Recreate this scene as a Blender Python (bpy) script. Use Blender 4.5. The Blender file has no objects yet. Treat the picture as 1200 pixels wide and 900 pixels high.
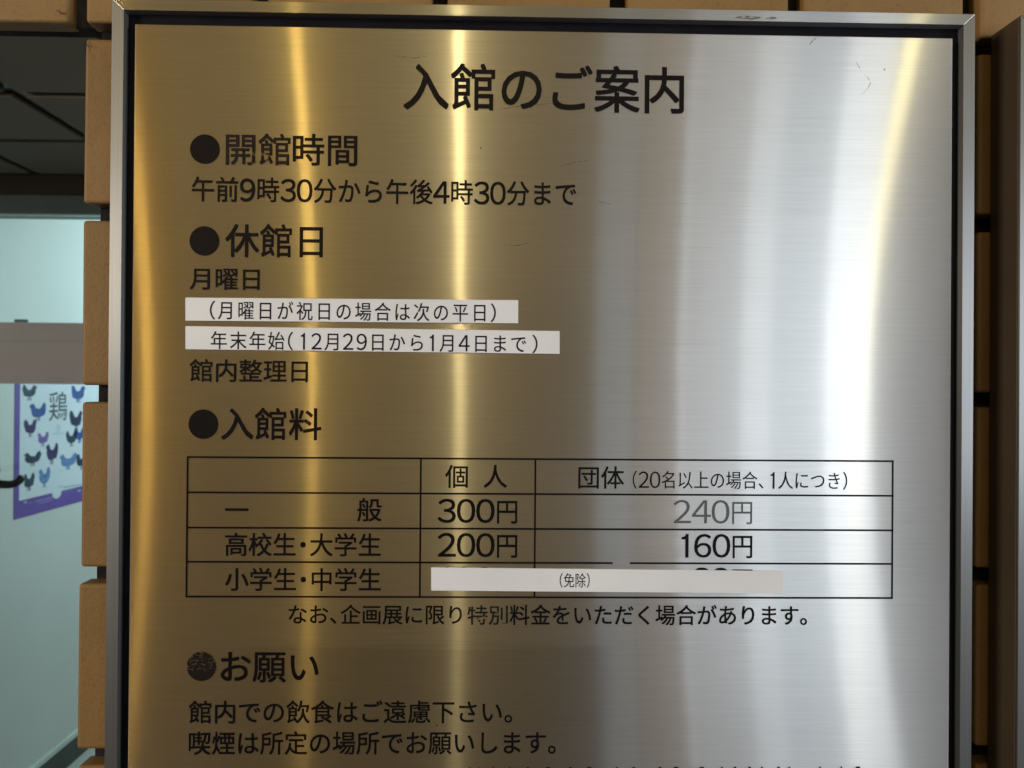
import bpy, bmesh, math, random
from mathutils import Vector, Matrix
random.seed(7)
D = bpy.data
scene = bpy.context.scene
COL = scene.collection
FL = 1.845                      # height of the panel's top edge above the floor

# ---------------------------------------------------------------- camera
cam_d = D.cameras.new('camera'); cam = D.objects.new('camera', cam_d); COL.objects.link(cam)
CROT = Matrix(((0.99973808, -0.00791313, -0.02147454),
               (-0.0215073, -0.00407838, -0.99976037),
               (0.00782365, 0.99996037, -0.0042475)))
CPOS = Vector((-0.0371544, -0.5831376, FL - 0.2612968))
cam.matrix_world = Matrix.Translation(CPOS) @ CROT.to_4x4()
cam_d.sensor_width = 36.0; cam_d.lens = 935.0/1200*36; cam_d.clip_start = 0.01; cam_d.clip_end = 60
cam_d.dof.use_dof = True; cam_d.dof.focus_distance = 0.60; cam_d.dof.aperture_fstop = 13
scene.camera = cam

# ---------------------------------------------------------------- world, exposure
w = D.worlds.new('World'); scene.world = w; w.use_nodes = True
bg = w.node_tree.nodes['Background']
bg.inputs['Color'].default_value = (0.95, 0.52, 0.165, 1); bg.inputs['Strength'].default_value = 0.107
scene.view_settings.view_transform = 'Standard'; scene.view_settings.look = 'None'
scene.view_settings.exposure = 0; scene.view_settings.gamma = 1

# ---------------------------------------------------------------- lamps
def lamp(name, loc, target, power, colour, size, size_y=None, shape=None, spread=math.pi):
    l = D.lights.new(name, 'AREA'); l.energy = power; l.color = colour; l.size = size
    l.shape = shape or ('RECTANGLE' if size_y else 'DISK')
    if size_y: l.size_y = size_y
    l.spread = spread
    o = D.objects.new(name, l); COL.objects.link(o); o.location = loc
    o.rotation_euler = (Vector(target)-Vector(loc)).to_track_quat('-Z', 'Y').to_euler()
    return o
WARM = (1.0, 0.70, 0.26)
PC = (0.0, 0.0, FL-0.26)
DOWN = [(173, 2.10, 0.42, 0.78, 0.011, (1.0, 0.60, 0.11)),
        (366, 2.00, 0.80, 1.00, 0.011, (1.0, 0.64, 0.14)),
        (539, 1.80, 1.00, 1.60, 0.014, (1.0, 0.79, 0.36)),
        (1010, 1.50, 1.20, 0.95, 0.022, (1.0, 0.86, 0.36))]
DAYL = [
        (0.499, -3.0, 1.60, 0.71, (0.62, 0.82, 1.00), 0.169, 1.00),
        (0.687, -3.0, 1.60, 0.39, (1.00, 0.90, 0.80), 0.176, 1.00),
        (0.806, -3.0, 1.60, 0.52, (0.80, 0.90, 1.00), 0.031, 1.00),
        (0.947, -3.0, 1.60, 2.14, (0.78, 0.88, 1.00), 0.238, 1.00),
        (1.139, -3.0, 1.60, 2.27, (0.80, 0.90, 1.00), 0.123, 1.00),
        (1.336, -3.0, 1.60, 3.47, (0.72, 0.87, 1.00), 0.257, 1.00),
        (1.568, -3.0, 1.60, 5.94, (0.83, 0.91, 1.00), 0.192, 1.00),
        (1.844, -3.0, 1.60, 1.01, (0.70, 0.84, 1.00), 0.314, 1.00),
        ]
SIDE_FILL = [(2.9, -1.5, 1.8, 56.0, (0.80, 0.88, 1.0), 0.8, 1.2),
        (-2.5, -1.7, 2.0, 58.0, (1.0, 0.89, 0.76), 0.7, 0.7)]
WARM_FILL = [(-0.10, -2.6, 2.9, 2.8, (1.0, 0.86, 0.46), 2.6, 0.8)]
# four warm ceiling downlights of the porch, behind the photographer
def downlight(px, dist, up, power, r=0.05, colour=WARM):
    """px = where its streak crosses the panel at eye height"""
    d = M_at(px, 450); x = d.x
    Y = -dist
    dc = math.hypot(0.583, x-CPOS.x)
    # solve Lx - x = dl*(x-Cx)/dc
    Lx = x + dist*(x-CPOS.x)/0.583
    for _ in range(30):
        dl = math.sqrt((Lx-x)**2 + dist**2 + up**2)
        Lx = x + dl*(x-CPOS.x)/dc
    lamp('downlight', (Lx, Y, CPOS.z+up), (Lx*0.2, 0, PC[2]), power, colour, r*2)
def M_at(px, py, Y=None, X=None, Z=None):
    """the point of the world plane Y=, X= or Z= seen at a photograph pixel (1200 x 900)"""
    if Y is None and X is None and Z is None: Y = 0.0
    d = CROT @ Vector(((px-600)/935.0, -(py-450)/935.0, -1.0))
    if Y is not None: t = (Y-CPOS.y)/d.y
    elif X is not None: t = (X-CPOS.x)/d.x
    else: t = (Z-CPOS.z)/d.z
    return CPOS + d*t
# (name, where it mirrors in the panel, distance, height above the eye, radius)
for px, dist, up, power, r, colour in DOWN: downlight(px, dist, up, power, r, colour)
# daylight coming in between the columns at the open front of the porch, right behind the photographer
for x, y, z, power, colour, wd, ht in DAYL: lamp('daylight_opening', (x, y, z), (0.1, 0, 1.5), power, colour, wd, ht)
# added warm fill high behind the camera, for the panel's broad golden tone
for x, y, z, power, colour, wd, ht in WARM_FILL: lamp('warm_fill', (x, y, z), (-0.1, 0, 1.5), power, colour, wd, ht)
# added fill lamps for strips and tiles, outside the panel's mirror range
for x, y, z, power, colour, wd, ht in SIDE_FILL: lamp('side_fill', (x, y, z), (0, 0, 1.55), power, colour, wd, ht)
# ceiling lamp of the corridor beyond the entrance
lamp('corridor_lamp', (-0.75, 3.6, 2.25), (-1.8, 2.8, 1.3), 27.0, (0.68, 0.95, 1.0), 0.6, 0.6)

# ---------------------------------------------------------------- helpers
def tag(o, label=None, cat=None, group=None, kind=None):
    if label: o['label'] = label
    if cat: o['category'] = cat
    if group: o['group'] = group
    if kind: o['kind'] = kind
    return o
def thing(name, loc, label, cat, group=None):
    o = D.objects.new(name, None); COL.objects.link(o); o.location = loc
    o.empty_display_size = 0.05
    return tag(o, label, cat, group)
def link(name, bm, mat, parent=None, smooth=False):
    """world-space bmesh -> one object; children are placed relative to their parent's base"""
    me = D.meshes.new(name)
    if parent is not None:
        base = Vector((0, 0, 0)); p = parent
        while p is not None: base += p.location; p = p.parent
        bmesh.ops.translate(bm, verts=bm.verts, vec=-base)
    bmesh.ops.recalc_face_normals(bm, faces=bm.faces) if not getattr(link, 'keep', False) else None
    bm.to_mesh(me); bm.free()
    for m in (mat if isinstance(mat, (list, tuple)) else [mat]): me.materials.append(m)
    if smooth:
        for p in me.polygons: p.use_smooth = True
    o = D.objects.new(name, me); COL.objects.link(o)
    if parent is not None: o.parent = parent
    return o
def bx(bm, x0, x1, y0, y1, z0, z1, bev=0.0, seg=2):
    vs = [bm.verts.new((x, y, z)) for x in (x0, x1) for y in (y0, y1) for z in (z0, z1)]
    q = [(0,1,3,2),(4,6,7,5),(0,4,5,1),(2,3,7,6),(0,2,6,4),(1,5,7,3)]
    fs = [bm.faces.new([vs[i] for i in f]) for f in q]
    bmesh.ops.recalc_face_normals(bm, faces=fs)
    if bev:
        es = list({e for f in fs for e in f.edges})
        bmesh.ops.bevel(bm, geom=es, offset=bev, segments=seg, profile=0.5, affect='EDGES')
def box(name, x0, x1, y0, y1, z0, z1, mat, parent=None, bev=0.0, seg=2):
    bm = bmesh.new(); bx(bm, x0, x1, y0, y1, z0, z1, bev, seg); return link(name, bm, mat, parent)
def prism(bm, poly, y0, y1, bev=0.0):
    """poly: (x,z) corners, extruded from y0 (front) to y1"""
    a = [bm.verts.new((x, y0, z)) for x, z in poly]; b = [bm.verts.new((x, y1, z)) for x, z in poly]
    fs = [bm.faces.new(a), bm.faces.new(b[::-1])]; n = len(poly)
    for i in range(n): fs.append(bm.faces.new((a[i], b[i], b[(i+1) % n], a[(i+1) % n])))
    bmesh.ops.recalc_face_normals(bm, faces=fs)
    if bev:
        bmesh.ops.bevel(bm, geom=list({e for f in fs for e in f.edges}), offset=bev, segments=2, profile=0.5, affect='EDGES')
def tube(bm, pts, r, n=10, taper=None):
    rings = []
    for i, p in enumerate(pts):
        p = Vector(p); t = (Vector(pts[min(i+1, len(pts)-1)]) - Vector(pts[max(i-1, 0)])).normalized()
        u = t.orthogonal().normalized() if i == 0 else (u - t*u.dot(t)).normalized()
        v = t.cross(u); rr = r*(taper[i] if taper else 1)
        rings.append([bm.verts.new(p + (u*math.cos(2*math.pi*k/n) + v*math.sin(2*math.pi*k/n))*rr) for k in range(n)])
    for a, b in zip(rings, rings[1:]):
        for k in range(n): bm.faces.new((a[k], a[(k+1) % n], b[(k+1) % n], b[k]))
    bm.faces.new(rings[0][::-1]); bm.faces.new(rings[-1])

# ---------------------------------------------------------------- materials
def s2l(c):
    return tuple(((v/255)/12.92 if v/255 <= 0.04045 else ((v/255+0.055)/1.055)**2.4) for v in c) + (1,)
class NT:
    def __init__(s, name):
        s.m = D.materials.new(name); s.m.use_nodes = True; s.t = s.m.node_tree; s.t.nodes.clear()
        s.out = s.n('ShaderNodeOutputMaterial')
    def n(s, typ, **kw):
        nd = s.t.nodes.new(typ)
        for k, v in kw.items(): setattr(nd, k, v)
        return nd
    def l(s, a, b): s.t.links.new(a, b)
    def math(s, op, a, b=None, c=None):
        nd = s.n('ShaderNodeMath', operation=op)
        for i, v in enumerate((a, b, c)):
            if v is None: continue
            if isinstance(v, (int, float)): nd.inputs[i].default_value = v
            else: s.l(v, nd.inputs[i])
        return nd.outputs[0]
    def coord(s, scale, kind='Object', loc=(0, 0, 0)):
        tc = s.n('ShaderNodeTexCoord'); mp = s.n('ShaderNodeMapping'); mp.inputs['Scale'].default_value = scale
        mp.inputs['Location'].default_value = loc
        if kind == 'World':
            g = s.n('ShaderNodeNewGeometry'); s.l(g.outputs['Position'], mp.inputs['Vector'])
        else: s.l(tc.outputs[kind], mp.inputs['Vector'])
        return mp.outputs[0]
    def noise(s, vec, scale=1, detail=3, rough=0.5):
        nd = s.n('ShaderNodeTexNoise'); s.l(vec, nd.inputs['Vector'])
        nd.inputs['Scale'].default_value = scale; nd.inputs['Detail'].default_value = detail
        nd.inputs['Roughness'].default_value = rough
        return nd.outputs['Fac']
    def ramp(s, fac, stops):
        nd = s.n('ShaderNodeValToRGB'); s.l(fac, nd.inputs[0]); r = nd.color_ramp
        while len(r.elements) < len(stops): r.elements.new(0.5)
        for e, (p, c) in zip(r.elements, stops):
            e.position = p; e.color = c if len(c) == 4 else tuple(c)+(1,)
        return nd.outputs[0]
    def mixc(s, fac, a, b, blend='MIX'):
        nd = s.n('ShaderNodeMix', data_type='RGBA', blend_type=blend)
        for sock, v in ((nd.inputs[0], fac), (nd.inputs[6], a), (nd.inputs[7], b)):
            if isinstance(v, (int, float, tuple)): sock.default_value = v
            else: s.l(v, sock)
        return nd.outputs[2]
    def bsdf(s, **kw):
        b = s.n('ShaderNodeBsdfPrincipled')
        for k, v in kw.items():
            sock = b.inputs[k.replace('_', ' ')]
            if isinstance(v, (int, float, tuple)): sock.default_value = v
            else: s.l(v, sock)
        return b
    def done(s, sh): s.l(sh, s.out.inputs[0]); return s.m

def brushed(name, axis='X', base=(0.66, 0.645, 0.62), ax1=0.0045, ay1=0.34, ax2=0.070, ay2=0.38, mix=0.42, jit=0.006, seed=0.0, dark_zone=None):
    """brushed stainless steel with the grain along X or Z: a sharp, a soft and a wide anisotropic lobe"""
    t = NT(name)
    if axis == 'X': T, s1, s2, s3 = (1, 0, 0), (24, 1, 1500), (7, 1, 420), (26, 1, 90)
    else: T, s1, s2, s3 = (0, 0, 1), (1500, 900, 9), (420, 300, 3), (90, 60, 26)
    fine = t.noise(t.coord(s1, 'World', (seed, 0, 0)), 1, 2)
    mid = t.noise(t.coord(s2, 'World', (seed, 3, 1)), 1, 3)
    cloud = t.noise(t.coord((4, 4, 7) if axis == 'X' else (7, 7, 4), 'World', (seed, 1, 5)), 1, 3)
    # grooves tip the normal a little along the grain
    g = t.n('ShaderNodeNewGeometry')
    k = t.math('ADD', t.math('MULTIPLY', t.math('SUBTRACT', mid, 0.5), jit*0.5), t.math('MULTIPLY', t.math('SUBTRACT', fine, 0.5), jit*1.6))
    cv = t.n('ShaderNodeVectorMath', operation='SCALE'); cv.inputs[0].default_value = T; t.l(k, cv.inputs['Scale'])
    ad = t.n('ShaderNodeVectorMath', operation='ADD'); t.l(g.outputs['Normal'], ad.inputs[0]); t.l(cv.outputs[0], ad.inputs[1])
    nz = t.n('ShaderNodeVectorMath', operation='NORMALIZE'); t.l(ad.outputs[0], nz.inputs[0]); N = nz.outputs[0]
    tg = t.n('ShaderNodeCombineXYZ'); [setattr(tg.inputs[i], 'default_value', T[i]) for i in range(3)]
    # grain brightness
    lum = t.math('ADD', t.math('MULTIPLY', fine, 0.26), t.math('MULTIPLY', mid, 0.15))
    lum = t.math('ADD', lum, t.math('MULTIPLY', cloud, 0.24)); lum = t.math('ADD', lum, 0.715)
    if dark_zone:        # an area with its own edges where the steel colour is darker: (left, right, top height, factor)
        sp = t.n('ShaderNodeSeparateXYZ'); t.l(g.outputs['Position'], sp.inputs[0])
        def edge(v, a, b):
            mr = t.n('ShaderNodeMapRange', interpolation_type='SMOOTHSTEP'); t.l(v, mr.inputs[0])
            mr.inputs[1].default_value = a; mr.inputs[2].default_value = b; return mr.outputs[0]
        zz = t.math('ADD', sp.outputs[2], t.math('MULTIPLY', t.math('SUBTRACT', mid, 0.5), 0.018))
        k3 = t.math('MULTIPLY', edge(zz, dark_zone[2]+.004, dark_zone[2]-.004), edge(sp.outputs[0], dark_zone[1]+.006, dark_zone[1]-.010))
        k3 = t.math('MULTIPLY', k3, edge(sp.outputs[0], dark_zone[0]-.05, dark_zone[0]+.03))
        lum = t.math('MULTIPLY', lum, t.math('SUBTRACT', 1.0, t.math('MULTIPLY', k3, 1-dark_zone[3])))
    mulc = t.n('ShaderNodeVectorMath', operation='SCALE'); mulc.inputs[0].default_value = base; t.l(lum, mulc.inputs['Scale'])
    def lobe(ax, ay):
        gm = math.sqrt(ax*ay); b = t.n('ShaderNodeBsdfAnisotropic', distribution='GGX')
        b.inputs['Roughness'].default_value = math.sqrt(gm); b.inputs['Anisotropy'].default_value = 1-ax/gm
        t.l(mulc.outputs[0], b.inputs['Color']); t.l(N, b.inputs['Normal']); t.l(tg.outputs[0], b.inputs['Tangent'])
        return b.outputs[0]
    m0 = t.n('ShaderNodeMixShader'); m0.inputs[0].default_value = 0.50      # clean core and a softer glow round it
    t.l(lobe(ax1, ay1), m0.inputs[1]); t.l(lobe(ax1*4.5, ay1), m0.inputs[2])
    mx = t.n('ShaderNodeMixShader'); mx.inputs[0].default_value = mix
    t.l(m0.outputs[0], mx.inputs[1]); t.l(lobe(ax2, ay2), mx.inputs[2])
    return t.done(mx.outputs[0])
M_panel = brushed('brushed_panel_steel', 'X', dark_zone=(M_at(300, 760).x, M_at(716, 800).x, M_at(500, 757).z, 0.84))
M_railx = brushed('brushed_rail_steel_across', 'X', base=(0.50, 0.50, 0.485), ax1=0.007, ax2=0.12, seed=4)
M_railz = brushed('brushed_rail_steel_upright', 'Z', base=(0.26, 0.265, 0.26), ax1=0.05, ax2=0.25, seed=9)

def simple(name, col, rough=0.6, var=0.12, scale=6, bump=0.0, bscale=300, spec=0.5, metallic=0.0):
    t = NT(name); v = t.coord((1, 1, 1), 'World')
    n = t.noise(v, scale, 4)
    a = tuple(c*(1-var) for c in col[:3])+(1,); b = tuple(min(1, c*(1+var)) for c in col[:3])+(1,)
    c = t.ramp(n, [(0.3, a), (0.7, b)])
    bs = t.bsdf(Base_Color=c, Roughness=rough, Metallic=metallic)
    bs.inputs['Specular IOR Level'].default_value = spec
    if bump:
        bn = t.n('ShaderNodeBump'); bn.inputs['Strength'].default_value = bump; bn.inputs['Distance'].default_value = 0.001
        t.l(t.noise(v, bscale, 3), bn.inputs['Height']); t.l(bn.outputs[0], bs.inputs['Normal'])
    return t.done(bs.outputs[0])
M_black = simple('black_gasket', (0.004, 0.004, 0.007), 0.45, 0.3, 40, spec=0.10)
M_mortar = simple('dark_joint_mortar', (0.020, 0.018, 0.018), 0.95, 0.4, 60, 0.8, 500, 0.1)
M_mortar_web = simple('dusty_joint_mortar', (0.035, 0.036, 0.032), 0.95, 0.4, 60, 0.8, 500, 0.1)
M_ink = simple('black_printed_ink', (0.0045, 0.0035, 0.004), 0.40, 0.2, 50, spec=0.13)
M_ink_thin = simple('label_printed_ink', (0.008, 0.007, 0.016), 0.6, 0.2, 50, spec=0.15)
M_label = simple('white_label_tape', (0.66, 0.675, 0.69), 0.5, 0.05, 14, 0.15, 200, 0.4)

def tile_mat():
    t = NT('buff_fired_tile'); v = t.coord((1, 1, 1), 'World')
    oi = t.n('ShaderNodeObjectInfo')
    a = t.noise(v, 9, 4, 0.6); b = t.noise(v, 420, 2, 0.6); c = t.noise(v, 130, 3, 0.6)
    base = t.ramp(a, [(0.30, (0.195, 0.114, 0.037)), (0.70, (0.25, 0.150, 0.053))])
    base = t.mixc(t.math('MULTIPLY', oi.outputs['Random'], 0.45), base, (0.165, 0.090, 0.027, 1))
    spk = t.ramp(b, [(0.28, (0.55, 0.5, 0.45)), (0.40, (1, 1, 1)), (0.70, (1, 1, 1)), (0.78, (1.35, 1.3, 1.2))])
    base = t.mixc(0.45, base, spk, 'MULTIPLY')
    stain = t.ramp(c, [(0.25, (0.75, 0.72, 0.7)), (0.42, (1, 1, 1))])
    base = t.mixc(0.5, base, stain, 'MULTIPLY')
    bs = t.bsdf(Base_Color=base, Roughness=0.62); bs.inputs['Specular IOR Level'].default_value = 0.35
    bn = t.n('ShaderNodeBump'); bn.inputs['Strength'].default_value = 0.5; bn.inputs['Distance'].default_value = 0.0006
    t.l(t.math('ADD', b, c), bn.inputs['Height']); t.l(bn.outputs[0], bs.inputs['Normal'])
    return t.done(bs.outputs[0])
M_tile = tile_mat()

def worn_ink(name, cover, sx=40, sz=700, col=(0.012, 0.010, 0.009), lo=None, xr=None, blur=0.06, tint=None):
    """ink rubbed thin: the steel shows through in streaks"""
    t = NT(name); n = t.noise(t.coord((sx, 1, sz), 'World'), 1, 3, 0.6)
    m = t.ramp(n, [(max(0, cover-blur), (1, 1, 1)), (cover+blur, (0, 0, 0))])
    if lo is not None:      # only above/below a height
        g = t.n('ShaderNodeNewGeometry'); sp = t.n('ShaderNodeSeparateXYZ'); t.l(g.outputs['Position'], sp.inputs[0])
        z0, z1 = lo
        mr = t.n('ShaderNodeMapRange', clamp=True); t.l(sp.outputs[2], mr.inputs[0])
        mr.inputs[1].default_value = z0; mr.inputs[2].default_value = z1
        m = t.math('MAXIMUM', m, mr.outputs[0])
        if xr:
            m2 = t.n('ShaderNodeMapRange', clamp=True); t.l(t.math('ABSOLUTE', t.math('SUBTRACT', sp.outputs[0], xr[0])), m2.inputs[0])
            m2.inputs[1].default_value = xr[1]*0.7; m2.inputs[2].default_value = xr[1]; m = t.math('MAXIMUM', m, m2.outputs[0])
    ink = t.bsdf(Base_Color=tuple(col)+(1,), Roughness=0.45); ink.inputs['Specular IOR Level'].default_value = 0.22; tr = t.n('ShaderNodeBsdfTransparent')
    mx = t.n('ShaderNodeMixShader'); t.l(m, mx.inputs[0]); t.l(tr.outputs[0], mx.inputs[1]); t.l(ink.outputs[0], mx.inputs[2])
    return t.done(mx.outputs[0])

# ---------------------------------------------------------------- tiled wall
TF, TT, P = 0.033, 0.013, 0.1387        # tile face depth, tile thickness, pitch
wall = thing('tiled_wall', (0, TF, 0), 'buff square ceramic tiles with dark open joints behind the brushed steel sign', 'tiled wall')
XJ, ZJ = -0.2205, FL + 0.0092
def tile_bm(x0, x1, z0, z1):
    bm = bmesh.new(); bx(bm, x0, x1, 0, TT + 0.006, z0, z1, 0.0026, 3); return bm
G = 0.0063
tm = None
for i in range(-3, 6):
    for j in range(-5, 2):
        cx, cz = XJ + (i+0.5)*P, ZJ + (j+0.5)*P
        if i < -1 and j < 0: continue            # the entrance lies left of the wall's end
        if tm is None:
            o = link('tile', tile_bm(-P/2+G, P/2-G, -P/2+G, P/2-G), M_tile, None); tm = o.data
        else:
            o = D.objects.new('tile', tm); COL.objects.link(o)
        o.parent = wall
        o.location = (cx + random.uniform(-.0006, .0006), random.uniform(-.0008, .0008), cz + random.uniform(-.0006, .0006))
        o.rotation_euler = (random.uniform(-.004, .004), random.choice((0, math.pi)) + random.uniform(-.003, .003), random.uniform(-.004, .004))
# the wall core that the tiles are set on, stepped back behind their faces
bm = bmesh.new()
bx(bm, -0.3475, XJ+5*P+0.2, TF+0.016, TF+0.22, 0.8, ZJ+2*P)
link('mortar', bm, M_mortar, wall)
bm = bmesh.new()
bx(bm, -0.80, -0.3480, TF+0.012, TF+0.030, ZJ+0.0075, ZJ+2*P)
link('mortar', bm, M_mortar_web, wall)
# cobweb threads on the lintel joint
def cobweb(segs, label):
    bm = bmesh.new()
    for (ax, ay), (bx_, by_), r in segs:
        a = M_at(ax, ay, Y=TF-0.001); b = M_at(bx_, by_, Y=TF-0.0015); m = (a+b)/2 + Vector((0.0004, -0.0012, -0.0009))
        tube(bm, [a, (a*2+m)/3, m, (m+b*2)/3, b], r, 5)
    tag(link('cobweb', bm, M_mortar, None), label, 'cobweb', kind='stuff')
cobweb([((66, 12), (76, 17), .00022), ((70, 15), (79, 15), .00018), ((69, 10), (73, 17), .00015)],
       'tiny dark cobweb threads on the lintel tile at the top left corner')
cobweb([((100, 47), (104, 55), .00025), ((102, 52), (99, 62), .00015)],
       'short dark cobweb thread at the upper corner of the left tile column')

# ---------------------------------------------------------------- framed steel signs
def framed_sign(name, x0, x1, zt, zb, label, seed):
    """outer steel frame of four mitred rails, black channel, brushed panel"""
    root = thing(name, ((x0+x1)/2, 0, zb), label, 'sign')
    fo, fi = 0.0160, 0.0075                     # rail outer and inner edge, measured from the panel
    X0, X1, Z0, Z1 = x0-fo, x1+fo, zb-fo-.001, zt+0.0175
    a0, a1, b0, b1 = x0-fi, x1+fi, zb-fi, zt+0.0095
    q = 0.00015
    for nm, poly, m in (('frame_rail', [(X0, Z1), (X1, Z1), (a1+q, b1), (a0-q, b1)], M_railx),
                        ('frame_rail', [(X0, Z0), (X1, Z0), (a1+q, b0), (a0-q, b0)], M_railx),
                        ('frame_rail', [(X0, Z1-q*2), (a0, b1-q*2), (a0, b0+q*2), (X0, Z0+q*2)], M_railz),
                        ('frame_rail', [(X1, Z1-q*2), (a1, b1-q*2), (a1, b0+q*2), (X1, Z0+q*2)], M_railz)):
        bm = bmesh.new(); prism(bm, poly, -0.0015, TF-0.0005, 0.0002)
        link(nm, bm, m, root)
    box('channel', X0+.002, X1-.002, 0.006, 0.012, Z0+.002, Z1-.002, M_black, root)
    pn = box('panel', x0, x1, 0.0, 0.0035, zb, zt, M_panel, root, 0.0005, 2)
    box('panel_mount', x0+.004, x1-.004, 0.0037, 0.0058, zb+.004, zt-.004, M_black, root)
    return root, pn
PB = FL - 0.66
sign, panel = framed_sign('admission_sign', -0.30, 0.30, FL, PB,
    'large brushed stainless steel sign printed with black Japanese opening hours and admission prices', 0)
blank, _ = framed_sign('blank_sign', 0.3665, 0.80, FL, PB,
    'steel framed box cut off by the right edge, showing its side face coloured dark brown for reflected tiles', 5)

box('side_reflection_plate', 0.3665-0.0172, 0.3665-0.0162, 0.0002, TF-0.0006, PB-.015, FL+.0168, simple('side_metal_tile_reflection', (0.060, 0.042, 0.026), 0.45, 0.1, 12), blank, 0.0003)  # brown plate colour stands in for dark tiles reflected in the steel side
# ---------------------------------------------------------------- lettering
fc = D.curves.new('glyph', 'FONT'); fc.resolution_u = 4
fo_ = D.objects.new('glyph_source', fc); COL.objects.link(fo_)
GC = {}
def glyph(ch, off=0):
    """outline of one character as triangles in em units: (verts, faces, ink box)"""
    if ch == '1':                            # a plain upright figure with a small flag, no foot
        d = glyph('0')[2]; y0, y1 = d[2], d[3]; H = y1-y0
        return ([(.49, y0), (.58, y0), (.58, y1), (.515, y1), (.49, y1-.07*H), (.44, y1-.125*H), (.37, y1-.145*H), (.37, y1-.225*H), (.49, y1-.225*H)],
                [(0, 1, 2, 3, 4, 5, 6, 7, 8)], (.37, .58, y0, y1))
    if ch.isascii() and ch.isdigit(): ch = chr(ord(ch)+0xFEE0)      # full-width figures match the print
    if ch not in GC:
        fc.body = ch
        dg = bpy.context.evaluated_depsgraph_get(); dg.update()
        me = D.meshes.new_from_object(fo_.evaluated_get(dg))
        vs = [(v.co.x, v.co.y) for v in me.vertices]; fs = [tuple(p.vertices) for p in me.polygons]
        D.meshes.remove(me)
        xs = [v[0] for v in vs]; ys = [v[1] for v in vs]
        GC[ch] = (vs, fs, (min(xs), max(xs), min(ys), max(ys)))
    return GC[ch]
INK = -0.0004
def put(bm, ch, off, mapf):
    """a bold stroke is four prints of the outline a hair apart, each a few microns in front of the last"""
    vs, fs, _ = glyph(ch)
    for n, (a, b) in enumerate([(0, 0)] if off <= 0 else [(-off, -off), (off, -off), (off, off), (-off, off)]):
        bv = []
        for x, y in vs:
            p = mapf(x+a, y+b); bv.append(bm.verts.new((p[0], p[1]-n*4e-6, p[2])))
        for f in fs:
            try: bm.faces.new([bv[i] for i in f])
            except ValueError: pass
def adv(ch, da):
    if ch.isdigit(): return da
    if ch in '、・。': return 0.52
    if ch in '（）': return 0.40
    if ch == ' ': return 1.0
    return 1.0
def text(parent, s, px0, px1, pt, pb, xm=None, off=0.011, da=0.68, dh=0.93, gx=1.0, mat=None, y=INK, centers=None,
         name='lettering', dw=0.93, label=None):
    """one printed line: its ink runs from px0 to px1, full-height characters from pt to pb, measured at xm"""
    xm = xm if xm is not None else (px0+px1)/2
    zt, zb = M_at(xm, pt, Y=y).z, M_at(xm, pb, Y=y).z
    X0, X1 = M_at(px0, (pt+pb)/2, Y=y).x, M_at(px1, (pt+pb)/2, Y=y).x
    sy = (zt-zb)/0.92; zbase = zb + 0.08*sy
    cells, x = [], 0.0
    for ch in s:
        a = adv(ch, da); cells.append([ch, x, a]); x += a
    def ink(c, scale=1.0):
        ch, x, a = c
        g = glyph(ch, off)[2]
        if ch.isdigit():
            ww = a*dw*(0.46 if ch == '1' else 1); return x + a/2 - ww/2, x + a/2 + ww/2
        if ch in '（）・': m = x + a/2; h = (g[1]-g[0])/2; return m-h, m+h
        return x + g[0] + (0 if gx == 1 else (0.5-g[0])*(1-gx)), x + g[1] - (0 if gx == 1 else (g[1]-0.5)*(1-gx))
    i0 = ink(cells[0])[0]; i1 = ink(cells[-1])[1]
    S = (X1-X0)/(i1-i0)
    bm = bmesh.new()
    for n, c in enumerate(cells):
        ch, x, a = c
        if ch == ' ': continue
        g = glyph(ch, off)[2]
        ox = X0 + (x-i0)*S
        if centers: ox = M_at(centers[n], pt, Y=y).x - a*S/2
        if ch.isdigit():
            d0 = glyph('0', off)[2]; sxd = a*dw*S/(d0[1]-d0[0]); syd = dh*0.92*sy/(d0[3]-d0[2])
            cx = ox + a*S/2; gc = (g[0]+g[1])/2
            if ch == '1': gc -= 0.03
            z0 = zb + 0.02*sy
            put(bm, ch, off, lambda u, v: (cx + (u-gc)*sxd, y, z0 + (v-d0[2])*syd))
        elif ch in '（）・':
            cx = ox + a*S/2; gc = (g[0]+g[1])/2
            put(bm, ch, off, lambda u, v: (cx + (u-gc)*S, y, zbase + v*sy))
        elif ch in '、。':
            put(bm, ch, off, lambda u, v: (ox + u*S, y, zbase + v*sy))
        else:
            cx = ox + 0.5*S
            put(bm, ch, off, lambda u, v: (cx + (u-0.5)*S*gx, y, zbase + v*sy))
    link.keep = True
    o = link(name, bm, mat or M_ink, parent)
    link.keep = False
    if label: o['label'] = label
    return o
def disc(parent, cx, cy, r, mat, y=INK):
    c = M_at(cx, cy, Y=y); R = M_at(cx+r, cy, Y=y).x - c.x
    bm = bmesh.new(); n = 48
    bm.faces.new([bm.verts.new((c.x+R*math.cos(2*math.pi*k/n), y, c.z+R*math.sin(2*math.pi*k/n))) for k in range(n)])
    link.keep = True; o = link('bullet_dot', bm, mat, parent); link.keep = False
    return o
z_at = lambda px, py: M_at(px, py).z
M_worn_head = worn_ink('rubbed_heading_ink', 0.50, 160, 260, (0.008, 0.004, 0.003), lo=(z_at(300, 180), z_at(300, 166)), xr=(M_at(301, 180).x, 0.011), blur=0.12)
M_worn_dot = worn_ink('scratched_dot_ink', 0.565, 300, 620, (0.008, 0.006, 0.005), lo=(z_at(236, 783), z_at(236, 788)), blur=0.08)
M_faded = worn_ink('faded_price_ink', 0.72, 20, 500, (0.10, 0.10, 0.105), blur=0.25)
M_worn_note = worn_ink('flaked_note_ink', 0.56, 120, 420, blur=0.04)

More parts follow.
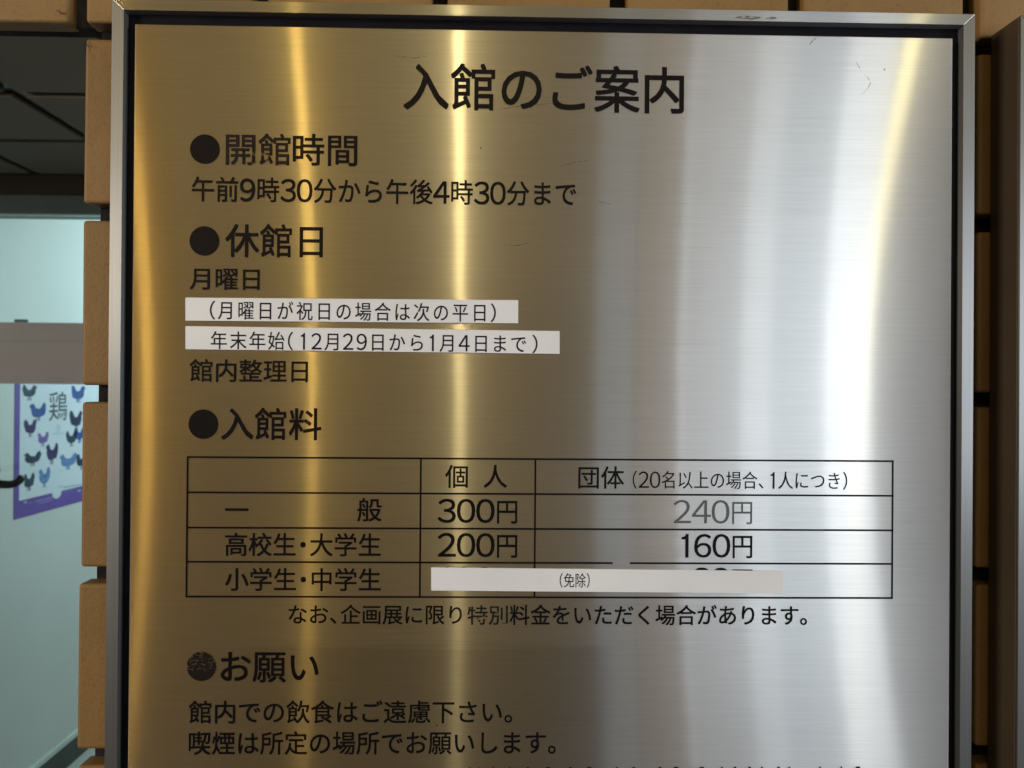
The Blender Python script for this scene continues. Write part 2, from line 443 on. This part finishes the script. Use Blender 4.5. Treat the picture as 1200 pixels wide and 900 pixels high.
text(sign, '入館のご案内', 473.5, 801, 75.5, 129, 560, off=0.0125)
disc(sign, 240, 174.7, 17.4, M_ink)
text(sign, '開館', 265, 340, 157, 193.3, 310, off=0.0125, mat=M_worn_head, label='heading characters worn brown at their feet')
text(sign, '時間', 343.5, 418.3, 157.5, 194, 380, off=0.0125)
text(sign, '午前9時30分から午後4時30分まで', 225, 675, 210, 238.5, 440, off=0.011, da=0.68)
disc(sign, 239.4, 282.3, 17.4, M_ink)
text(sign, '休館日', 264.5, 378, 263, 301, 300, off=0.0125)
text(sign, '月曜日', 222.5, 304, 314, 339.5, 260, off=0.011)
text(sign, '館内整理日', 222.5, 360.5, 421.5, 447.5, 280, off=0.011)
disc(sign, 238.2, 497, 17.4, M_ink)
text(sign, '入館料', 259.5, 376.3, 478.5, 515.3, 320, off=0.0125)
# price table: ruled lines, each a thin printed bar
def rule(xa, za, xb, zb_, t=0.00068, y=INK+0.0001):
    bm = bmesh.new()
    if abs(xb-xa) > abs(zb_-za): v = [(xa, za-t), (xb, zb_-t), (xb, zb_+t), (xa, za+t)]
    else: v = [(xa-t, za), (xb-t, zb_), (xb+t, zb_), (xa+t, za)]
    vs = [bm.verts.new((a, y, b)) for a, b in v]; bm.faces.new(vs)
    o = link('table_line', bm, M_ink, sign)
    return o
TX = [M_at(219.5, 600).x, M_at(492.8, 600).x, M_at(627, 600).x, M_at(1045.8, 600).x]
TZ = [(z_at(219, 535)+z_at(1045, 541))/2, (z_at(219, 576.7)+z_at(1045, 581.2))/2, (z_at(219, 617.4)+z_at(1045, 622.2))/2,
      (z_at(219, 657.6)+z_at(1045, 661.4))/2, (z_at(219, 698.7)+z_at(1045, 701))/2]
h = 0.00068
for i, z in enumerate(TZ):
    if i == 3:      # this line is rubbed away for a short stretch
        rule(TX[0]+h, z, M_at(718, 660).x, z); rule(M_at(738, 660).x, z, TX[3]-h, z)
    else: rule(TX[0]-h, z, TX[3]+h, z)
rule(TX[0], TZ[4]+h, TX[0], TZ[0]-h); rule(TX[3], TZ[4]+h, TX[3], TZ[0]-h, 0.0006)
for xx in TX[1:3]:
    for k in range(4): rule(xx, TZ[k+1]+h, xx, TZ[k]-h)
text(sign, '個', 522, 548, 545, 571.5, 535, off=0.011)
text(sign, '人', 567, 594, 545, 571.5, 580, off=0.011)
text(sign, '団体', 678, 731.3, 546.5, 572.5, 705, off=0.008)
text(sign, '（20名以上の場合、1人につき）', 741.5, 993, 552.5, 573, 860, off=-0.004, da=0.70, dh=0.95)
text(sign, '一', 264, 291, 584, 611, 277, off=0.011)
text(sign, '般', 419, 447, 584, 611, 430, off=0.011)
text(sign, '高校生・大学生', 264, 446, 625, 651.7, 340, off=0.011)
text(sign, '小学生・中学生', 264, 446, 666, 692.3, 340, off=0.011)
text(sign, '300円', 513, 606, 585, 613.3, 560, off=0.009, da=0.80, dh=0.98)
text(sign, '200円', 513, 606, 625, 653.3, 560, off=0.009, da=0.80, dh=0.98)
text(sign, '100円', 515, 606, 665, 692.8, 560, off=0.009, da=0.80, dh=0.98, label='price mostly hidden under the white strip')
text(sign, '240円', 789, 881.5, 586, 614.3, 835, off=-0.002, da=0.80, dh=0.98, mat=M_faded, label='price rubbed to pale grey')
text(sign, '160円', 797, 881.5, 626, 654, 835, off=0.006, da=0.80, dh=0.98)
text(sign, '80円', 812, 881.5, 665.5, 693.5, 835, off=0.009, da=0.80, dh=0.98, label='price mostly hidden under the white strip')
text(sign, 'なお、企画展に限り', 338.5, 541, 709, 731.5, 440, off=0.011)
text(sign, '特別', 548, 595, 709.5, 732, 570, off=0.011, mat=M_worn_note, label='two characters flaked away along their feet')
text(sign, '料金をいただく場合があります。', 597.5, 945.5, 709.3, 732.5, 770, off=0.011)
disc(sign, 236, 781, 17.2, M_worn_dot)['label'] = 'scratched bullet dot with steel showing through'
text(sign, 'お願い', 259, 373, 763, 799.5, 320, off=0.0125)
text(sign, '館内での飲食はご遠慮下さい。', 221.5, 600, 821.3, 847.5, 400, off=0.011)
text(sign, '喫煙は所定の場所でお願いします。', 221.5, 651, 857.3, 884, 430, off=0.011)
# tops of a further line, cut off by the lower edge of the picture
bm = bmesh.new()
for a in (549, 560, 577, 596, 617, 640, 667, 688, 722, 741, 772, 790, 820, 845, 860, 877, 892, 911, 924, 960, 985, 1003):
    p0 = M_at(a, 897.6, Y=INK); p1 = M_at(a+random.choice((2, 3, 5)), 897.6, Y=INK)
    zz = z_at(700, 898.7)
    v = [bm.verts.new(q_) for q_ in ((p0.x, INK, zz-.02), (p1.x, INK, zz-.02), (p1.x, INK, zz), (p0.x, INK, zz))]; bm.faces.new(v)
tips = link('lettering', bm, M_ink, sign); tips['kind'] = 'stuff'; tips['label'] = 'tips of a further printed line at the lower edge'

# white strips stuck over the print
def strip(corners, label):
    ps = [M_at(*c, Y=-0.0004) for c in corners]      # TL, TR, BR, BL
    bm = bmesh.new(); prism(bm, [(p.x, p.z) for p in ps], -0.0009, -0.00045, 0.00012)
    o = link('paper_strip', bm, M_label, sign); o['label'] = label; return o
s1 = strip([(217.5, 348.8), (607.3, 351.8), (607.2, 379), (217.5, 375.8)], 'upper white strip, on Mondays that are holidays')
s2 = strip([(217.5, 382.2), (655.8, 388), (655.8, 414.8), (217.5, 409.3)], 'longer white strip, on the new year closing days')
s3 = strip([(505.3, 664.8), (917.2, 669), (917.2, 695.2), (505.3, 692)], 'white strip across the lowest prices of the table')
YS = -0.00105
text(s1, '（月曜日が祝日の場合は次の平日）', 246, 581, 354.2, 375.5, 400, off=0.004, gx=0.88, mat=M_ink_thin, y=YS)
def strip2():
    chars = '年末年始（12月29日から1月4日まで）'
    cen = [256.5, 279.3, 301.7, 323.8, 340.5, 355, 371, 390, 408, 424, 442.8, 465.2, 488.4, 506, 524.8, 544, 563.7, 585.6, 607.8, 627]
    bm = bmesh.new(); off = 0.004
    for ch, cx in zip(chars, cen):
        g = glyph(ch, off)[2]; t_ = (cx-256)/370
        top, bot = 388.2 + 4.6*t_, 409.0 + 4.6*t_
        zt, zb = M_at(cx, top, Y=YS).z, M_at(cx, bot, Y=YS).z
        sy = (zt-zb)/0.92; zz = zb+0.08*sy; X = M_at(cx, top, Y=YS).x
        if ch.isdigit():
            d0 = glyph('0', off)[2]; sd = (zt-zb)*0.93/(d0[3]-d0[2]); zd = zb+0.03*sy
            put(bm, ch, off, lambda u, v: (X+(u-(g[0]+g[1])/2)*sd*0.88, YS, zd+(v-d0[2])*sd))
        elif ch in '（）': put(bm, ch, off, lambda u, v: (X+(u-(g[0]+g[1])/2)*sy, YS, zz+v*sy))
        else: put(bm, ch, off, lambda u, v: (X+(u-0.5)*sy*0.90, YS, zz+v*sy))
    link.keep = True; link('lettering', bm, M_ink_thin, s2); link.keep = False
strip2()
text(s3, '（免除）', 656, 691, 671.8, 688.5, 673, off=0.0, mat=M_ink_thin, y=YS)

# small scratches and a scuff
M_scuff = worn_ink('grey_scuff', 0.50, 200, 900, (0.16, 0.15, 0.13), blur=0.08)
M_scratch = worn_ink('fine_scratch', 0.50, 300, 300, (0.12, 0.115, 0.11), blur=0.1)
def mark(pts, wpx, mat, y=-0.0002, nm='scratch'):
    bm = bmesh.new(); ps = [M_at(a, b, Y=y) for a, b in pts]; L, R = [], []
    for i, p in enumerate(ps):
        t = (ps[min(i+1, len(ps)-1)]-ps[max(i-1, 0)]).normalized(); n = Vector((-t.z, 0, t.x)); wv = wpx*0.00062*0.5*math.sin(math.pi*(i+0.35)/(len(ps)-0.3))
        L.append(bm.verts.new(p+n*wv)); R.append(bm.verts.new(p-n*wv))
    for i in range(len(ps)-1): bm.faces.new((L[i], R[i], R[i+1], L[i+1]))
    link(nm, bm, mat, sign)
mark([(1003, 72), (1007, 79), (1009, 83)], 0.7, M_scratch)
mark([(1013, 87), (1018, 92), (1020, 98), (1016, 105), (1010, 111)], 0.9, M_scratch)
mark([(948, 53), (952, 48), (957, 44)], 1.2, M_scratch)
mark([(460, 65), (485, 68), (499, 66)], 0.9, M_scratch)
mark([(655, 195), (675, 190), (694, 187)], 1.0, M_scratch)
mark([(618, 812), (606, 820), (600, 828)], 0.8, M_scratch)
mark([(575, 130), (610, 124), (650, 121)], 0.8, M_scratch)
mark([(700, 236), (716, 239)], 1.0, M_scratch)
mark([(590, 287), (605, 288), (622, 284)], 0.9, M_scratch)
mark([(862, 20.5), (872, 20.0), (882, 21), (893, 20.5)], 4.5, M_scuff, -0.0017, 'scuff')
mark([(898, 21.5), (904, 21), (910, 21)], 4, M_scuff, -0.0017, 'scuff')
for a, b in ((1036.5, 81.5), (563.5, 173.5), (512, 850)):
    c = M_at(a, b, Y=-0.0003); bm = bmesh.new(); r = 0.0006
    bm.faces.new([bm.verts.new((c.x+r*math.cos(k), -0.0003, c.z+r*math.sin(k))) for k in (5, 4, 3, 2, 1, 0)])
    link('speck', bm, M_ink, sign)
D.objects.remove(fo_)

# ---------------------------------------------------------------- beyond the entrance, left
XW, YH, KC = -1.80, 2.14, (2.14+.5831)/(2.25+.5831)
M_floor = simple('pale_floor', (0.55, 0.60, 0.57), 0.35, 0.05, 5)
M_wallp = simple('pale_painted_wall', (0.64, 0.665, 0.655), 0.7, 0.03, 3, 0.1, 80)
M_ceil = simple('dark_ceiling_panel_board', (0.115, 0.10, 0.075), 0.8, 0.06, 3)
M_brown = simple('brown_header_metal', (0.050, 0.032, 0.018), 0.5, 0.1, 8)
M_greyg = simple('grey_green_trim', (0.13, 0.155, 0.13), 0.5, 0.05, 8)
M_beam = simple('grey_beam_metal', (0.74, 0.64, 0.58), 0.5, 0.04, 5)
M_dark = simple('dark_plastic', (0.010, 0.009, 0.010), 0.35, 0.1, 8)
bm = bmesh.new(); bx(bm, -3.0, 2.6, 0.20, 6.0, -0.1, 0.0); tag(link('floor', bm, M_floor), kind='structure')
bm = bmesh.new(); bx(bm, -6.0, 6.0, -7.0, 0.199, -0.1, -0.004); tag(link('ground', bm, simple('dark_porch_paving', (0.05, 0.042, 0.035), 0.7, 0.2, 3)), kind='structure')
z0 = CPOS.z + 0.730*KC
ce = D.objects.new('ceiling', None); COL.objects.link(ce); ce.location = (-1.2, 1.5, z0); tag(ce, kind='structure')
bm = bmesh.new(); bx(bm, -1.79, -0.05, 0.19, YH-0.001, z0+0.012, z0+0.05); link('ceiling_back', bm, M_dark, ce)
GP = 0.39*KC
for i in range(-1, 3):
    for j in range(-3, 2):
        xa, ya = CPOS.x + (-1.645-CPOS.x)*KC + GP*i, CPOS.y + (1.847-CPOS.y)*KC + GP*j
        x0_, x1_, y0_, y1_ = xa+.016, xa+GP-.016, ya+.016, ya+GP-.016
        x0_ = max(x0_, -1.79); y1_ = min(y1_, YH-.004); y0_ = max(y0_, 0.20)
        if x1_-x0_ < 0.05 or y1_-y0_ < 0.05: continue
        box('ceiling_panel', x0_, x1_, y0_, y1_, z0, z0+.0115, M_ceil, ce, 0.002)
sw = thing('side_wall', (XW-0.05, 2.0, 0), 'pale painted corridor wall seen through the entrance left of the tiles', 'wall')
box('wall_surface', XW-0.10, XW, 0.20, 5.2, 0.0, 2.6, M_wallp, sw)
sk = box('skirting', XW, XW+0.012, 0.20, 5.2, 0.002, 0.100, simple('dark_skirting', (0.050, 0.055, 0.045), 0.5), sw, 0.001)
box('skirting_cap', XW, XW+0.016, 0.20, 5.2, 0.1005, 0.122, simple('pale_skirting_cap', (0.62, 0.68, 0.65), 0.4), sw, 0.002)
fw = thing('end_wall', (0, 5.2, 0), 'pale wall closing the far end of the corridor', 'wall')
box('wall_surface', XW, 0.6, 5.2, 5.3, 0, 2.6, M_wallp, fw)
# entrance frame
ef = thing('entrance_frame', (-1.0, YH, 0), 'glazed entrance frame with brown header and grey cross rail left of the tiled wall', 'entrance')
zf = lambda d: CPOS.z + (d+0.2613)*KC
box('header', XW+.002, -0.34, YH, YH+.12, zf(.4028), zf(.4687)+.10, M_brown, ef, 0.002)
box('header_trim', XW+.002, -0.34, YH+.004, YH+.10, zf(.3368), zf(.4022), M_greyg, ef, 0.002)
rail = box('cross_rail', XW+.002, -0.34, YH, YH+.06, zf(-.2623), zf(-.0467), M_beam, ef, 0.003)
box('rail_ledge', XW+.004, -0.34, YH-.004, YH-.0005, zf(-.2600), zf(-.113), M_beam, ef, 0.001)
def glass():
    t = NT('clear_pane_glass'); tr = t.n('ShaderNodeBsdfTransparent'); tr.inputs[0].default_value = (0.93, 0.97, 0.96, 1)
    gl = t.n('ShaderNodeBsdfGlossy'); gl.inputs['Roughness'].default_value = 0.02
    fr = t.n('ShaderNodeFresnel'); fr.inputs[0].default_value = 1.45
    mx = t.n('ShaderNodeMixShader'); t.l(fr.outputs[0], mx.inputs[0]); t.l(tr.outputs[0], mx.inputs[1]); t.l(gl.outputs[0], mx.inputs[2])
    return t.done(mx.outputs[0])
M_glass = glass()
box('glass_pane', XW+.01, -0.36, YH+.028, YH+.034, zf(-.0460), zf(.3360), M_glass, ef)
box('glass_pane', XW+.01, -0.36, YH+.028, YH+.034, 0.012, zf(-.2630), M_glass, ef)
# small label on the rail's upper edge
box('rail_sticker', M_at(17, 377, Y=YH-.002).x, M_at(33, 377, Y=YH-.002).x, YH-.0035, YH-.0009, zf(-.0467), zf(-.0467)+.010,
    simple('greyish_sticker', (0.22, 0.27, 0.28), 0.5), ef)
# dark lever handle reaching in from the left
hy = YH-0.09
pts = [M_at(-30, 555, Y=hy), M_at(-12, 563, Y=hy), M_at(0, 567.5, Y=hy), M_at(10, 568, Y=hy), M_at(18, 566.5, Y=hy), M_at(23, 563, Y=hy), M_at(26, 558.5, Y=hy)]
bm = bmesh.new(); tube(bm, pts, 0.0145, 14, [1.1, 1.0, .95, .9, .85, .85, .75])
hd = thing('lever_handle', tuple(pts[0]), 'dark curved handle poking in from the left edge in front of the poster', 'handle')
link('grip', bm, M_dark, hd, True)
a = pts[0]; bm = bmesh.new(); tube(bm, [a, a+Vector((0, .04, 0)), a+Vector((0, .1175, 0))], 0.012, 12); link('stem', bm, M_dark, hd, True)

# ---------------------------------------------------------------- poster on the side wall
def onw(px, py, d=0.0): return M_at(px, py, X=XW+d)
po = thing('poster', (XW+.001, 2.65, FL-.76), 'purple bordered bird poster headed by a large black character on the corridor wall', 'poster')
def sheet(nm, pts, d, mat, parent=po, label=None):
    """flat print lying d in front of the wall: pts are (y, z)"""
    bm = bmesh.new(); vs = [bm.verts.new((XW+d, a, b)) for a, b in pts]; f = bm.faces.new(vs)
    f.normal_update()
    if f.normal.x < 0: f.normal_flip()
    bmesh.ops.triangulate(bm, faces=[f])
    link.keep = True; o = link(nm, bm, mat, parent); link.keep = False
    if label: o['label'] = label
    return o
M_purple = simple('purple_print', (0.14, 0.08, 0.38), 0.5, 0.12, 12)
M_paper = simple('poster_paper', (0.70, 0.76, 0.86), 0.45, 0.02, 10)
yL, yR = 2.385, 2.985; zT, zB = FL-.11, FL-.762
bm = bmesh.new(); bx(bm, XW+.0005, XW+.0018, yL, yR, zB, zT)
link('border', bm, M_purple, po)
yl = onw(22.5, 500).y; zb_ = (onw(21, 585).z + onw(96, 571).z)/2
ns = onw(66, 577); rr = 0.034
pl = [(yl, zT-.03), (yl, zb_)] + [(ns.y + rr*math.cos(math.pi*(1+k/12)), zb_ + .8*rr*math.sin(math.pi*(1+k/12))) for k in range(13)] + [(yR, zb_), (yR, zT-.03)]
sheet('paper', pl, .0022, M_paper)
BIRD = [(-.50,.36),(-.42,.47),(-.30,.50),(-.20,.42),(-.13,.26),(-.02,.20),(.12,.20),(.22,.34),(.30,.50),(.46,.52),(.52,.30),(.47,.02),(.38,-.20),
        (.16,-.27),(.10,-.30),(.11,-.44),(.17,-.49),(.02,-.49),(.05,-.30),(-.04,-.30),(-.06,-.44),(-.02,-.49),(-.16,-.49),(-.10,-.43),(-.11,-.28),
        (-.26,-.26),(-.38,-.10),(-.42,.08),(-.40,.24),(-.46,.30)]
inks = {}
def bird(cx, cy, wpx, hpx, col, flip=1):
    if col not in inks: inks[col] = simple('bird_print', col, 0.5, 0.35, 45)
    c = onw(cx, cy, .0028); wy = abs(onw(cx+wpx/2, cy).y-onw(cx-wpx/2, cy).y); hz = abs(onw(cx, cy-hpx/2).z-onw(cx, cy+hpx/2).z)
    j = lambda: random.uniform(-.03, .03)
    sheet('bird_print', [(c.y+(u*flip+j())*wy, c.z+(v+j())*hz) for u, v in BIRD], .0028, inks[col])
TEAL, BLUE, VIO, LIL, SKY, NAVY = (.015,.05,.09), (.035,.09,.32), (.03,.02,.12), (.18,.11,.38), (.12,.24,.50), (.012,.03,.08)
for b in [(35,460,17,17,TEAL,-1),(44.5,483,19,20,BLUE,1),(36,502,15,20,VIO,-1),(50.5,515,13,16,LIL,1),(38,538,20,16,NAVY,1),(61,532,14,24,VIO,1),
          (80,541,20,18,SKY,1),(34,565,13,20,TEAL,1),(52,560,13,22,SKY,1),(89.5,493,15,22,NAVY,-1),(92,462,16,19,BLUE,-1),(84,514,13,18,TEAL,-1),
          (93.5,510,12,18,BLUE,-1),(96,541,12,18,NAVY,-1),(104,485,12,18,TEAL,1),(105,520,12,18,SKY,1)]:
    bird(*b)
def wtext(ch, px0, px1, pt, pb, mat):
    fc2 = D.curves.new('g', 'FONT'); fc2.body = ch; fc2.resolution_u = 4; o = D.objects.new('g', fc2); COL.objects.link(o)
    dg = bpy.context.evaluated_depsgraph_get(); dg.update(); me = D.meshes.new_from_object(o.evaluated_get(dg))
    vs = [(v.co.x, v.co.y) for v in me.vertices]; x0 = min(v[0] for v in vs); x1 = max(v[0] for v in vs); y0 = min(v[1] for v in vs); y1 = max(v[1] for v in vs)
    A = onw(px0, pt); B = onw(px1, pt); zt = onw((px0+px1)/2, pt).z; zb = onw((px0+px1)/2, pb).z
    bm = bmesh.new()
    bv = [bm.verts.new((XW+.0028, A.y+(u-x0)/(x1-x0)*(B.y-A.y), zb+(v-y0)/(y1-y0)*(zt-zb))) for u, v in vs]
    for p in me.polygons:
        try: bm.faces.new([bv[i] for i in p.vertices])
        except ValueError: pass
    link.keep = True; link('lettering', bm, mat, po); link.keep = False
    D.objects.remove(o); D.curves.remove(fc2); D.meshes.remove(me)
M_pink = simple('poster_black_print', (0.03, 0.045, 0.06), 0.6, 0.1, 20)
M_fine = simple('poster_fine_print', (0.30, 0.38, 0.45), 0.6, 0.1, 20)
wtext('鶏', 57, 78, 459, 493, M_pink)
def bar(px0, px1, py, hpx, mat):
    a = onw(px0, py); b = onw(px1, py); hz = hpx*.0031/2
    zc = onw((px0+px1)/2, py).z
    sheet('fine_print', [(a.y, zc-hz), (b.y, zc-hz), (b.y, zc+hz), (a.y, zc+hz)], .0028, mat)
for a in [(66,69,499,1.4),(64,71,502,.8),(66,68.5,505,1.2),(61,74,508,.8),(68,72,570,1.2),(73.5,76,571,2.2),(77,82,570,1.4),(83,88,569,1.4),(89,95,568,1.2),(74,88,574,.7)]:
    bar(*a, M_fine)
M_lil = simple('pale_lilac_print', (0.45, 0.40, 0.75), 0.5)
for a in [(27,31,588.5,2.6),(33,37,589.5,.8),(40,62,585,1.0),(44,60,588,.8),(90,94,575,2.2)]: bar(*a, M_lil)

# ---------------------------------------------------------------- render
scene.cycles.use_denoising = True
scene.cycles.max_bounces = 8
scene.cycles.transparent_max_bounces = 12
scene.cycles.sample_clamp_indirect = 6
